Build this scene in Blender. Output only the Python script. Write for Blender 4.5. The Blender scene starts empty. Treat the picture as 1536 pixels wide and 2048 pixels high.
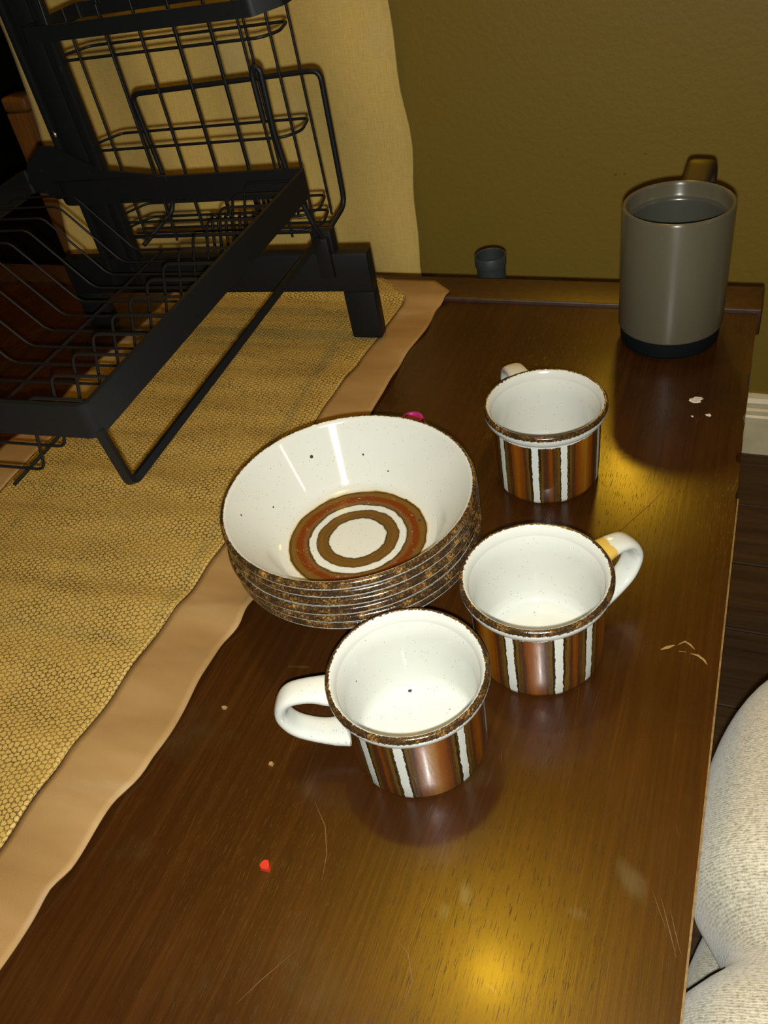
import bpy, bmesh, math, random
from mathutils import Vector, Matrix, Euler
random.seed(7)
PI = math.pi
S = bpy.context.scene
COL = S.collection

# ------------------------------------------------------------------ camera
CAMZ = 0.41034
RX = (0.9255353619, 0.3477738483, -0.1497920035)     # picture right
RD = (0.1275773855, -0.6588482519, -0.7413790865)    # picture down
RF = (-0.3565224576, 0.6670624644, -0.6541554905)    # view direction
cd = bpy.data.cameras.new('camera'); cam = bpy.data.objects.new('camera', cd); COL.objects.link(cam)
cd.sensor_fit = 'VERTICAL'; cd.sensor_height = 36.0; cd.lens = 36.0 * 1703.5 / 2048.0
cd.clip_start = 0.02; cd.clip_end = 30
cam.matrix_world = Matrix(((RX[0], -RD[0], -RF[0], 0), (RX[1], -RD[1], -RF[1], 0), (RX[2], -RD[2], -RF[2], CAMZ), (0, 0, 0, 1)))
S.camera = cam
# ------------------------------------------------------------------ light and exposure
S.view_settings.view_transform = 'Standard'; S.view_settings.look = 'None'
S.view_settings.gamma = 1.0; S.view_settings.use_curve_mapping = False
S.view_settings.exposure = 0.0
w = bpy.data.worlds.new('World'); S.world = w; w.use_nodes = True
w.node_tree.nodes['Background'].inputs[0].default_value = (1.0, 0.62, 0.3, 1)
w.node_tree.nodes['Background'].inputs[1].default_value = 0.004

def lamp(name, kind, loc, power, color, radius, aim=None, size=None, blend=0.5):
    d = bpy.data.lights.new(name, kind); d.energy = power; d.color = color; d.shadow_soft_size = radius
    o = bpy.data.objects.new(name, d); COL.objects.link(o); o.location = loc
    if kind == 'SPOT':
        d.spot_size = math.radians(size); d.spot_blend = blend
        o.rotation_euler = (Vector(aim) - Vector(loc)).to_track_quat('-Z', 'Y').to_euler()
    return o
FL = 0.012
flash_at = Vector((RD[0] * FL, RD[1] * FL, CAMZ + RD[2] * FL))
lamp('phone_flash', 'SPOT', flash_at, 21.0, (1.0, 0.995, 0.92), 0.0035, aim=flash_at + Vector(RF), size=165, blend=1.0)
lamp('wall_lamp', 'SPOT', (-0.119, 1.02, 0.402), 3.6, (1.0, 0.55, 0.025), 0.03, aim=(-0.085, 0.585, 0), size=62, blend=1.0)
lamp('ceiling_lamp', 'POINT', (-0.356, 0.742, 1.85), 20.0, (1.0, 0.58, 0.02), 0.05)
lamp('side_lamp', 'POINT', (1.38, 0.16, 0.84), 2.4, (1.0, 0.86, 0.62), 0.022)

# ------------------------------------------------------------------ node helper
class NB:
    def __init__(s, name):
        s.m = bpy.data.materials.new(name); s.m.use_nodes = True
        s.t = s.m.node_tree; s.p = s.t.nodes['Principled BSDF']
        s.tc = s.t.nodes.new('ShaderNodeTexCoord')
    def put(s, sock, v):
        if isinstance(v, bpy.types.NodeSocket): s.t.links.new(v, sock)
        elif isinstance(v, (tuple, list)):
            v = tuple(v)
            if sock.type == 'RGBA' and len(v) == 3: v = v + (1,)
            sock.default_value = v
        else: sock.default_value = v
    def obj(s): return s.tc.outputs['Object']
    def math(s, op, a, b=0.0, c=0.0, clamp=False):
        n = s.t.nodes.new('ShaderNodeMath'); n.operation = op; n.use_clamp = clamp
        for i, v in enumerate((a, b, c)): s.put(n.inputs[i], v)
        return n.outputs[0]
    def mix(s, f, a, b, mode='MIX'):
        n = s.t.nodes.new('ShaderNodeMix'); n.data_type = 'RGBA'; n.blend_type = mode
        s.put(n.inputs[0], f); s.put(n.inputs[6], a); s.put(n.inputs[7], b)
        return n.outputs[2]
    def step(s, v, a, b):
        n = s.t.nodes.new('ShaderNodeMapRange'); n.interpolation_type = 'SMOOTHSTEP'
        s.put(n.inputs[0], v); s.put(n.inputs[1], a); s.put(n.inputs[2], b)
        return n.outputs[0]
    def ramp(s, f, stops, interp='LINEAR'):
        n = s.t.nodes.new('ShaderNodeValToRGB'); n.color_ramp.interpolation = interp
        e = n.color_ramp.elements
        while len(e) < len(stops): e.new(0.5)
        for q, (p, c) in zip(e, stops): q.position = p; q.color = tuple(c) + (1,)
        s.put(n.inputs[0], f); return n.outputs[0]
    def scale(s, vec, sc, off=(0, 0, 0)):
        n = s.t.nodes.new('ShaderNodeMapping'); s.put(n.inputs[0], vec)
        n.inputs[3].default_value = sc; n.inputs[1].default_value = off
        return n.outputs[0]
    def noise(s, vec, sc, det=2.0, rough=0.5, dist=0.0, w=None):
        n = s.t.nodes.new('ShaderNodeTexNoise')
        if w is not None: n.noise_dimensions = '4D'; s.put(n.inputs['W'], w)
        s.put(n.inputs['Vector'], vec)
        n.inputs['Scale'].default_value = sc; n.inputs['Detail'].default_value = det
        n.inputs['Roughness'].default_value = rough; n.inputs['Distortion'].default_value = dist
        return n.outputs['Fac']
    def voro(s, vec, sc, feat='F1', rnd=1.0, dim='3D'):
        n = s.t.nodes.new('ShaderNodeTexVoronoi'); n.feature = feat; n.voronoi_dimensions = dim
        s.put(n.inputs['Vector'], vec); n.inputs['Scale'].default_value = sc
        n.inputs['Randomness'].default_value = rnd
        return n.outputs
    def wave(s, vec, sc, dist=0.0, direction='X', dscale=1.0, det=2.0):
        n = s.t.nodes.new('ShaderNodeTexWave'); n.bands_direction = direction
        s.put(n.inputs['Vector'], vec); n.inputs['Scale'].default_value = sc
        n.inputs['Distortion'].default_value = dist; n.inputs['Detail'].default_value = det
        n.inputs['Detail Scale'].default_value = dscale
        return n.outputs['Fac']
    def sep(s, vec):
        n = s.t.nodes.new('ShaderNodeSeparateXYZ'); s.put(n.inputs[0], vec); return n.outputs
    def comb(s, x, y, z):
        n = s.t.nodes.new('ShaderNodeCombineXYZ')
        for i, v in enumerate((x, y, z)): s.put(n.inputs[i], v)
        return n.outputs[0]
    def rand(s): return s.t.nodes.new('ShaderNodeObjectInfo').outputs['Random']
    def bump(s, h, strength=0.3, dist=0.001):
        n = s.t.nodes.new('ShaderNodeBump'); s.put(n.inputs['Height'], h)
        n.inputs['Strength'].default_value = strength; n.inputs['Distance'].default_value = dist
        s.t.links.new(n.outputs[0], s.p.inputs['Normal'])
    def aniso(s, amt, rot=0.0):
        n = s.t.nodes.new('ShaderNodeTangent'); n.direction_type = 'RADIAL'; n.axis = 'Z'
        s.t.links.new(n.outputs[0], s.p.inputs['Tangent']); s.p.inputs['Anisotropic'].default_value = amt
        s.p.inputs['Anisotropic Rotation'].default_value = rot
    def set(s, **k):
        al = dict(color='Base Color', rough='Roughness', spec='Specular IOR Level', coat='Coat Weight', coatr='Coat Roughness', metal='Metallic', sheen='Sheen Weight')
        for a, v in k.items(): s.put(s.p.inputs[al[a]], v)
        return s

# ------------------------------------------------------------------ materials
WHITE = (0.465, 0.475, 0.435)
def specks(b, base):
    v = b.voro(b.obj(), 105.0)
    sepc = b.t.nodes.new('ShaderNodeSeparateColor'); b.t.links.new(v['Color'], sepc.inputs[0])
    rad = b.math('MULTIPLY', b.math('POWER', sepc.outputs[0], 3.0), 0.15)
    dot = b.math('LESS_THAN', v['Distance'], rad)
    v2 = b.voro(b.scale(b.obj(), (1, 1, 1), (3.1, 1.7, 0.4)), 330.0)
    dot2 = b.math('MULTIPLY', b.math('LESS_THAN', v2['Distance'], 0.10), 0.55)
    return b.mix(b.math('MAXIMUM', dot, dot2), base, (0.035, 0.035, 0.03))
def polar(b):
    x, y, z = b.sep(b.obj())
    r = b.math('SQRT', b.math('ADD', b.math('MULTIPLY', x, x), b.math('MULTIPLY', y, y)))
    return x, y, z, r, b.math('ARCTAN2', y, x)

def m_white():
    b = NB('speckled_white_glaze'); b.set(color=specks(b, WHITE), rough=0.13, spec=0.5); b.aniso(0.85, 0.25); return b.m
def rim_brown(b, sh=0.0):
    n1 = b.noise(b.obj(), 800.0, 3, 0.7, w=b.math('MULTIPLY', b.rand(), 9.0))
    n2 = b.noise(b.obj(), 130.0, 2, 0.5, w=b.math('MULTIPLY', b.rand(), 5.0))
    f = b.math('ADD', b.math('ADD', b.math('MULTIPLY', n1, 0.65), b.math('MULTIPLY', n2, 0.45)), sh)
    return b.ramp(f, [(0.0, (0.014, 0.008, 0.004)), (0.55, (0.024, 0.013, 0.006)), (0.63, (0.070, 0.035, 0.010)), (0.72, (0.24, 0.13, 0.033)), (1.0, (0.5, 0.36, 0.17))]), n1
def m_rim(name, zlo, rin, soft, sh=0.0):
    b = NB(name); x, y, z, r, th = polar(b)
    col, n1 = rim_brown(b, sh)
    jag = b.noise(b.obj(), 650.0, 2, 0.7)
    k = b.math('MULTIPLY', b.math('SUBTRACT', jag, 0.5), soft)
    lo = b.step(b.math('ADD', z, k), zlo - 0.0003, zlo + 0.0003)
    inn = b.step(b.math('ADD', r, k), rin - 0.00025, rin + 0.00025)
    mask = b.math('MULTIPLY', lo, inn)
    tan = b.mix(b.math('MULTIPLY', b.math('SUBTRACT', 1.0, mask), 1.0), col, WHITE)
    b.set(color=tan, rough=0.15, spec=0.45)
    b.bump(b.math('MULTIPLY', n1, mask), 0.25, 0.0006); return b.m
def m_stripes():
    b = NB('striped_brown_glaze'); x, y, z, r, th = polar(b)
    deg = b.math('MULTIPLY', th, 180 / PI)
    wob = b.noise(b.comb(b.math('MULTIPLY', deg, 0.12), b.math('MULTIPLY', z, 190.0), 0.0), 1.0, 3, 0.65, w=b.math('MULTIPLY', b.rand(), 20.0))
    jit = b.noise(b.obj(), 700.0, 2, 0.6)
    u = b.math('FLOORED_MODULO', deg, 120.0)
    def dd(c): return b.math('ABSOLUTE', b.math('SUBTRACT', u, c))
    d = b.math('MINIMUM', b.math('MINIMUM', dd(0.0), dd(29.5)), b.math('MINIMUM', dd(80.0), dd(120.0)))
    d = b.math('ADD', d, b.math('ADD', b.math('MULTIPLY', b.math('SUBTRACT', wob, 0.5), 3.6), b.math('MULTIPLY', b.math('SUBTRACT', jit, 0.5), 1.3)))
    tone = b.noise(b.comb(b.math('MULTIPLY', deg, 0.30), b.math('MULTIPLY', z, 12.0), 0.0), 1.0, 3, 0.6, w=b.math('MULTIPLY', b.rand(), 31.0))
    f = b.math('ADD', b.math('DIVIDE', d, 26.0), b.math('MULTIPLY', b.math('SUBTRACT', tone, 0.5), 0.5))
    panel = b.ramp(f, [(0.0, (0.008, 0.005, 0.002)), (0.15, (0.016, 0.009, 0.003)), (0.23, (0.095, 0.050, 0.007)), (0.31, (0.058, 0.028, 0.006)), (0.42, (0.036, 0.013, 0.006)), (0.52, (0.098, 0.026, 0.003)), (0.75, (0.155, 0.045, 0.003)), (0.92, (0.19, 0.080, 0.007))])
    edge = b.step(d, 3.1, 3.6)
    dark = b.step(d, 3.6, 4.8)
    col = b.mix(edge, WHITE, b.mix(dark, (0.018, 0.010, 0.005), panel))
    top = b.step(b.math('ADD', z, b.math('ADD', b.math('MULTIPLY', b.math('SUBTRACT', jit, 0.5), 0.0022), b.math('MULTIPLY', b.math('SUBTRACT', wob, 0.5), 0.0022))), 0.0508, 0.0513)
    col = b.mix(top, col, WHITE)
    b.set(color=col, rough=0.045, spec=0.4); b.aniso(0.6, 0.25)
    b.bump(jit, 0.03, 0.0003); return b.m
def m_bowl_inside():
    b = NB('ringed_white_glaze'); x, y, z, r, th = polar(b)
    wob = b.noise(b.comb(b.math('COSINE', th), b.math('SINE', th), b.math('MULTIPLY', r, 60.0)), 3.4, 3, 0.6, w=b.math('MULTIPLY', b.rand(), 9.0))
    r2 = b.math('ADD', r, b.math('MULTIPLY', b.math('SUBTRACT', wob, 0.5), 0.0036))
    E_ = 0.0465; q = b.math('DIVIDE', r2, E_)
    K = (0.026, 0.015, 0.003); TAN = (0.105, 0.054, 0.010); RED = (0.105, 0.021, 0.0025); BR = (0.085, 0.042, 0.010); MAU = (0.12, 0.048, 0.018)
    ring = b.ramp(q, [(0.0, WHITE), (0.385, WHITE), (0.405, K), (0.435, TAN), (0.47, BR), (0.52, TAN), (0.565, BR), (0.575, K), (0.59, WHITE), (0.675, WHITE), (0.692, K), (0.72, TAN), (0.75, MAU), (0.79, RED), (0.85, RED), (0.885, TAN), (0.935, TAN), (0.965, K), (0.985, (0.48, 0.38, 0.2)), (1.0, WHITE)])
    flk = b.noise(b.comb(b.math('MULTIPLY', x, 420.0), b.math('MULTIPLY', y, 420.0), b.math('MULTIPLY', r, 500.0)), 1.0, 3, 0.7)
    band = b.math('MULTIPLY', b.step(q, 0.7, 0.73), b.math('SUBTRACT', 1.0, b.step(q, 0.80, 0.93)))
    ring = b.mix(b.math('MULTIPLY', b.step(flk, 0.63, 0.68), b.math('ADD', b.math('MULTIPLY', band, 0.5), 0.12)), ring, (0.36, 0.32, 0.25))
    b.set(color=specks(b, ring), rough=0.11, spec=0.55); b.aniso(0.93, 0.25); return b.m
def m_handle(name, stain):
    b = NB(name); x, y, z = b.sep(b.obj())
    c = specks(b, WHITE)
    if stain:
        n = b.noise(b.obj(), 160.0, 2)
        k = b.math('ADD', x, b.math('MULTIPLY', n, 0.008))
        msk = b.math('MULTIPLY', b.math('SUBTRACT', 1.0, b.step(k, 0.0560, 0.0580)), b.step(z, 0.038, 0.042))
        c = b.mix(msk, c, (0.42, 0.28, 0.055))
    b.set(color=c, rough=0.1, spec=0.55); return b.m
def m_table():
    b = NB('worn_brown_veneer'); o = b.obj()
    broad = b.noise(o, 7.0, 3, 0.55)
    g1 = b.noise(b.scale(o, (420, 9, 1)), 1.0, 4, 0.65)
    g2 = b.noise(b.scale(o, (130, 6, 1)), 1.0, 3, 0.6, 0.6)
    pores = b.noise(b.scale(o, (2000, 95, 1)), 1.0, 2, 0.55)
    f = b.math('ADD', b.math('ADD', b.math('MULTIPLY', g1, 0.45), b.math('MULTIPLY', g2, 0.30)), b.math('MULTIPLY', broad, 0.45))
    c = b.ramp(f, [(0.35, (0.014, 0.0042, 0.0006)), (0.58, (0.026, 0.0078, 0.0010)), (0.75, (0.041, 0.0130, 0.0018)), (0.92, (0.060, 0.021, 0.003))])
    pm = b.step(pores, 0.62, 0.70)
    c = b.mix(b.math('MULTIPLY', pm, 0.75), c, (0.007, 0.003, 0.001))
    haze = b.noise(o, 16.0, 4, 0.6)
    c = b.mix(b.math('MULTIPLY', b.step(haze, 0.55, 0.8), 0.30), c, (0.05, 0.040, 0.014))
    scr = b.voro(b.scale(o, (55, 7, 1), (0.3, 0.1, 0)), 1.0, 'DISTANCE_TO_EDGE', 1.0, '2D')['Distance']
    smk = b.math('MULTIPLY', b.math('SUBTRACT', 1.0, b.step(scr, 0.0, 0.010)), b.step(b.noise(o, 28.0, 2), 0.56, 0.66))
    c = b.mix(b.math('MULTIPLY', smk, 0.30), c, (0.12, 0.07, 0.022))
    X, Y, Z = b.sep(o); wn = b.noise(o, 90.0, 3, 0.6)
    for sx, sy, ra, rb, ro, col, am in ((-0.0865, 0.1654, 0.0035, 0.0075, 0.3, (0.10, 0.085, 0.035), 0.5), (-0.0939, 0.1553, 0.003, 0.0045, 0.3, (0.09, 0.075, 0.03), 0.35),
                                   (-0.0133, 0.1948, 0.006, 0.011, 0.6, (0.085, 0.075, 0.035), 0.4), (-0.034, 0.172, 0.005, 0.003, 0.0, (0.09, 0.07, 0.03), 0.3),
                                   (-0.0543, 0.1304, 0.0055, 0.0028, -0.5, (0.004, 0.002, 0.001), 0.7), (-0.0474, 0.1232, 0.004, 0.0025, -0.3, (0.006, 0.003, 0.001), 0.6), (-0.0757, 0.1437, 0.0022, 0.0026, 0.0, (0.005, 0.002, 0.001), 0.5)):
        ca, sa = math.cos(ro), math.sin(ro)
        dx = b.math('SUBTRACT', X, sx); dy = b.math('SUBTRACT', Y, sy)
        uu = b.math('DIVIDE', b.math('ADD', b.math('MULTIPLY', dx, ca), b.math('MULTIPLY', dy, sa)), ra)
        vv = b.math('DIVIDE', b.math('SUBTRACT', b.math('MULTIPLY', dy, ca), b.math('MULTIPLY', dx, sa)), rb)
        dd = b.math('ADD', b.math('SQRT', b.math('ADD', b.math('MULTIPLY', uu, uu), b.math('MULTIPLY', vv, vv))), b.math('MULTIPLY', b.math('SUBTRACT', wn, 0.5), 1.2))
        c = b.mix(b.math('MULTIPLY', b.math('SUBTRACT', 1.0, b.step(dd, 0.15, 1.25)), am * 0.7), c, col)
    rough = b.math('ADD', 0.22, b.math('ADD', b.math('MULTIPLY', pm, 0.2), b.math('MULTIPLY', broad, 0.10)))
    b.set(color=c, rough=rough, spec=0.46, coat=0.09, coatr=0.12)
    h = b.math('SUBTRACT', b.math('MULTIPLY', g1, 0.5), b.math('MULTIPLY', pm, 0.6))
    b.bump(h, 0.16, 0.0005); return b.m
def m_plain(name, color, rough=0.5, spec=0.5, nsc=None, namt=0.15, bump=0.0, **k):
    b = NB(name)
    if nsc:
        n = b.noise(b.obj(), nsc, 3, 0.6)
        dk = tuple(v * (1 - namt * 2) for v in color); lt = tuple(min(1, v * (1 + namt)) for v in color)
        b.set(color=b.ramp(n, [(0.3, dk), (0.7, lt)]))
        if bump: b.bump(n, bump, 0.001)
    else: b.set(color=color)
    b.set(rough=rough, spec=spec, **k); return b.m
def m_wall():
    b = NB('olive_tan_wall_paint'); o = b.obj()
    n = b.noise(o, 130.0, 3, 0.55); f = b.noise(o, 700.0, 2, 0.6)
    c = b.mix(b.noise(o, 3.0, 2), (0.225, 0.150, 0.016), (0.265, 0.178, 0.021))
    c = b.mix(b.math('MULTIPLY', f, 0.3), c, (0.16, 0.11, 0.035))
    x, y, z = b.sep(o)
    for mx, mz, rr in ((-0.171, -0.031, 0.0022), (-0.160, -0.030, 0.0014), (-0.166, 0.02, 0.001), (-0.135, -0.005, 0.0012), (-0.12, -0.04, 0.001)):
        d = b.math('SQRT', b.math('ADD', b.math('POWER', b.math('SUBTRACT', x, mx), 2.0), b.math('POWER', b.math('SUBTRACT', z, mz), 2.0)))
        d = b.math('ADD', d, b.math('MULTIPLY', b.math('SUBTRACT', n, 0.5), 0.002))
        c = b.mix(b.math('MULTIPLY', b.math('SUBTRACT', 1.0, b.step(d, rr * 0.5, rr * 1.4)), 0.6), c, (0.09, 0.055, 0.01))
    b.set(color=c, rough=0.55, spec=0.35); b.bump(n, 0.35, 0.0015); return b.m
def m_linen():
    b = NB('tan_linen'); o = b.obj()
    h = b.noise(b.scale(o, (60, 1, 1500)), 1.0, 2, 0.6); v = b.noise(b.scale(o, (1300, 1, 45)), 1.0, 3, 0.65)
    big = b.noise(o, 9.0, 3, 0.6)
    f = b.math('ADD', b.math('MULTIPLY', h, 0.4), b.math('MULTIPLY', v, 0.6))
    c = b.ramp(f, [(0.3, (0.60, 0.41, 0.10)), (0.55, (0.80, 0.58, 0.18)), (0.75, (0.88, 0.67, 0.26))])
    c = b.mix(b.math('MULTIPLY', b.step(big, 0.5, 0.75), 0.45), c, (0.62, 0.53, 0.27))
    b.set(color=c, rough=0.85, spec=0.2, sheen=0.15); b.bump(f, 0.5, 0.0008); return b.m
def m_woven():
    b = NB('gold_honeycomb_weave'); o = b.obj()
    dn = b.scale(o, (1.0, 1.0, 0.0))
    j1 = b.noise(o, 260.0, 2, 0.6); j2 = b.noise(b.scale(o, (1, 1, 1), (3.7, 1.9, 0)), 260.0, 2, 0.6)
    x, y, z = b.sep(o); P = 0.0041
    px = b.math('ADD', b.math('DIVIDE', x, P), b.math('MULTIPLY', j1, 1.1)); py = b.math('ADD', b.math('DIVIDE', y, P * 0.86), b.math('MULTIPLY', j2, 1.1))
    R3 = 1.7320508
    def hexd(ox, oy):
        u = b.math('SUBTRACT', b.math('FLOORED_MODULO', b.math('SUBTRACT', px, ox), R3), R3 / 2)
        v = b.math('SUBTRACT', b.math('FLOORED_MODULO', b.math('SUBTRACT', py, oy), 1.0), 0.5)
        return b.math('SQRT', b.math('ADD', b.math('MULTIPLY', u, u), b.math('MULTIPLY', v, v)))
    e = b.math('MINIMUM', hexd(0.0, 0.0), hexd(R3 / 2, 0.5))
    tone = b.noise(o, 420.0, 1, 0.5)
    crease = b.noise(b.scale(o, (20, 42, 1)), 1.0, 4, 0.6)
    k = b.math('SUBTRACT', 1.0, b.step(e, 0.30, 0.56))
    cellc = b.mix(tone, (0.33, 0.215, 0.050), (0.45, 0.315, 0.088))
    gap = b.mix(b.step(crease, 0.38, 0.62), (0.060, 0.030, 0.0035), (0.185, 0.110, 0.020))  # darker gap bands put the shade of creases into the colour
    c = b.mix(k, gap, cellc)
    fine = b.noise(b.scale(o, (1400, 1400, 10)), 1.0, 2, 0.6)
    c = b.mix(b.math('MULTIPLY', b.step(fine, 0.5, 0.8), 0.3), c, (0.60, 0.47, 0.22))
    b.set(color=c, rough=b.math('SUBTRACT', 0.62, b.math('MULTIPLY', fine, 0.25)), spec=0.45)
    b.bump(b.math('ADD', k, b.math('MULTIPLY', fine, 0.4)), 0.5, 0.0007); return b.m
def m_border():
    b = NB('tan_satin_border'); o = b.obj()
    f = b.noise(o, 1500.0, 2, 0.6); big = b.noise(b.scale(o, (6, 22, 1)), 1.0, 3, 0.55)
    c = b.ramp(big, [(0.3, (0.19, 0.100, 0.027)), (0.58, (0.265, 0.162, 0.060)), (0.72, (0.33, 0.24, 0.125))])  # pale greyish bands paint satin highlights of the folds into the colour
    c = b.mix(b.math('MULTIPLY', f, 0.25), c, (0.30, 0.19, 0.09))
    b.set(color=c, rough=0.6, spec=0.4, sheen=0.0); b.bump(f, 0.3, 0.0004); return b.m
def m_black():
    b = NB('black_powder_coat'); o = b.obj()
    n = b.noise(o, 900.0, 2, 0.6); sc = b.noise(b.scale(o, (300, 30, 60)), 1.0, 3, 0.6)
    c = b.mix(b.math('MULTIPLY', b.step(sc, 0.70, 0.78), 0.5), (0.0065, 0.007, 0.0075), (0.06, 0.06, 0.055))
    b.set(color=c, rough=0.45, spec=0.22); b.bump(n, 0.12, 0.0003); return b.m
def m_chenille():
    b = NB('grey_beige_chenille'); o = b.obj()
    wv = b.wave(b.scale(o, (60, 210, 150)), 1.0, 5.0, 'Y', 1.5, 3.0)
    n = b.noise(b.scale(o, (420, 520, 420)), 1.0, 3, 0.7); big = b.noise(o, 14.0, 2)
    f = b.math('ADD', b.math('MULTIPLY', wv, 0.16), b.math('MULTIPLY', n, 0.84))
    c = b.ramp(f, [(0.28, (0.17, 0.145, 0.095)), (0.5, (0.45, 0.42, 0.32)), (0.72, (0.64, 0.60, 0.48))])
    c = b.mix(b.math('MULTIPLY', big, 0.25), c, (0.36, 0.35, 0.29))
    b.set(color=c, rough=0.9, spec=0.15, sheen=0.4); b.bump(f, 0.5, 0.0014); return b.m
def m_plank():
    b = NB('dark_floor_wood'); o = b.obj(); r = b.rand()
    g = b.noise(b.scale(o, (5, 120, 1)), 1.0, 4, 0.6, 0.4, w=b.math('MULTIPLY', r, 40.0))
    c = b.ramp(g, [(0.3, (0.030, 0.016, 0.007)), (0.6, (0.075, 0.042, 0.018)), (0.8, (0.11, 0.062, 0.026))])
    c = b.mix(b.math('MULTIPLY', r, 0.5), c, (0.03, 0.016, 0.007))
    b.set(color=c, rough=0.6, spec=0.25); b.bump(g, 0.15, 0.001); return b.m
def m_mug():
    b = NB('grey_matte_glaze'); o = b.obj()
    n = b.noise(o, 900.0, 2, 0.6)
    b.set(color=b.mix(n, (0.070, 0.061, 0.038), (0.092, 0.081, 0.053)), rough=0.30, spec=0.45); b.aniso(0.75, 0.25); return b.m
def m_wood(name, a, c2):
    b = NB(name); o = b.obj()
    g = b.noise(b.scale(o, (160, 160, 7)), 1.0, 4, 0.6)
    b.set(color=b.ramp(g, [(0.3, a), (0.7, c2)]), rough=0.5, spec=0.4); b.bump(g, 0.15, 0.001); return b.m

M = dict(mugh=m_plain('brown_handle_glaze', (0.017, 0.0095, 0.0035), 0.55, 0.2), white=m_white(), cuprim=m_rim('mottled_brown_cup_rim', 0.0599, 0.0404, 0.0024, 0.02), bowlrim=m_rim('mottled_brown_bowl_rim', 0.0437, 0.0775, 0.0016, 0.03),
         stripes=m_stripes(), bowlin=m_bowl_inside(), handle=m_handle('white_handle_glaze', False), handle_st=m_handle('stained_handle_glaze', True),
         table=m_table(), wall=m_wall(), linen=m_linen(), woven=m_woven(), border=m_border(), black=m_black(), chenille=m_chenille(),
         plank=m_plank(), mug=m_mug(), rubber=m_plain('dark_blue_black_rubber', (0.004, 0.005, 0.006), 0.6, 0.12),
         grey_in=m_plain('dark_grey_inner_glaze', (0.052, 0.052, 0.040), 0.25, 0.5),
         base=m_plain('cream_white_trim_paint', (0.80, 0.72, 0.48), 0.35, 0.5, 30.0, 0.06),
         pale=m_plain('pale_worn_wood_edge', (0.16, 0.095, 0.032), 0.6, 0.3, 300.0, 0.2),
         hub=m_wood('orange_brown_wood', (0.16, 0.060, 0.012), (0.26, 0.105, 0.022)),
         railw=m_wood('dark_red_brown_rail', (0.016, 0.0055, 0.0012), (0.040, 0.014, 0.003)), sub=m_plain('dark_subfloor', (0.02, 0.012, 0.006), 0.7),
         pink=m_plain('magenta_plastic', (0.36, 0.015, 0.17), 0.35), red=m_plain('red_wax', (0.36, 0.022, 0.010), 0.3),
         paint=m_plain('chipped_white_paint', (0.55, 0.5, 0.46), 0.6, 0.4, 600.0, 0.2), scratch=m_plain('bare_scratched_wood', (0.20, 0.125, 0.04), 0.6),
         scratch_thin=m_plain('fine_scratched_wood', (0.075, 0.036, 0.009), 0.5), tube=m_plain('blue_grey_plastic', (0.032, 0.036, 0.035), 0.5, 0.3), ceil=m_plain('ceiling_white', (0.55, 0.50, 0.40), 0.8),
         steel=m_plain('bright_steel', (0.6, 0.58, 0.55), 0.25, 0.5, metal=1.0), darkwood=m_wood('dark_leg_wood', (0.03, 0.013, 0.004), (0.07, 0.03, 0.01)))

# ------------------------------------------------------------------ mesh helpers
def link(name, bm, mats, parent=None, smooth=True, sharp=35):
    me = bpy.data.meshes.new(name)
    bmesh.ops.recalc_face_normals(bm, faces=bm.faces)
    bm.to_mesh(me); bm.free()
    for m in (mats if isinstance(mats, (list, tuple)) else [mats]): me.materials.append(m)
    if smooth:
        for p in me.polygons: p.use_smooth = True
        me.set_sharp_from_angle(angle=math.radians(sharp))
    o = bpy.data.objects.new(name, me); COL.objects.link(o)
    if parent: o.parent = parent
    return o
def thing(name, label, cat, loc=(0, 0, 0), rz=0.0, group=None):
    o = bpy.data.objects.new(name, None); COL.objects.link(o); o.location = loc; o.rotation_euler = (0, 0, rz)
    o.empty_display_size = 0.02
    return tag(o, label, cat, group)
def tag(o, label, cat, group=None):
    o['label'] = label; o['category'] = cat
    if group: o['group'] = group
    return o
def struct(o): o['kind'] = 'structure'; return o
def box(bm, x0, x1, y0, y1, z0, z1, bev=0.0, seg=2):
    r = bmesh.ops.create_cube(bm, size=1.0)
    for v in r['verts']:
        v.co = Vector((x0 + (v.co.x + .5) * (x1 - x0), y0 + (v.co.y + .5) * (y1 - y0), z0 + (v.co.z + .5) * (z1 - z0)))
    if bev:
        ed = set(e for v in r['verts'] for e in v.link_edges)
        bmesh.ops.bevel(bm, geom=list(ed), offset=bev, segments=seg, affect='EDGES', profile=0.5)
    return bm
def boxes(*bs, bev=0.0):
    bm = bmesh.new()
    for b in bs: box(bm, *b, bev=bev)
    return bm
def lathe(prof, n=96, mi=None, close=False):
    """prof: list of (r, z); mi: material index per segment"""
    bm = bmesh.new(); rings = []
    for r, z in prof:
        if r < 1e-7: rings.append([bm.verts.new((0, 0, z))] * n)
        else: rings.append([bm.verts.new((r * math.cos(2 * PI * i / n), r * math.sin(2 * PI * i / n), z)) for i in range(n)])
    segs = list(range(len(prof) - 1)) + ([len(prof) - 1] if close else [])
    for k in segs:
        a, b = rings[k], rings[(k + 1) % len(prof)]
        for i in range(n):
            j = (i + 1) % n
            vs = []
            for v in (a[i], a[j], b[j], b[i]):
                if v not in vs: vs.append(v)
            if len(vs) >= 3:
                f = bm.faces.new(vs); f.material_index = mi[k] if mi else 0
    return bm
def fillet(pts, r, n=4, closed=False):
    pts = [Vector(p) for p in pts]; out = []
    N = len(pts)
    for i, p in enumerate(pts):
        if not closed and i in (0, N - 1): out.append(p); continue
        a, c = pts[i - 1], pts[(i + 1) % N]
        u = (a - p); v = (c - p); d = min(r, u.length * .45, v.length * .45)
        A = p + u.normalized() * d; B = p + v.normalized() * d
        for k in range(n + 1):
            t = k / n; out.append(A * (1 - t) ** 2 + p * 2 * t * (1 - t) + B * t * t)
    return out
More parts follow.
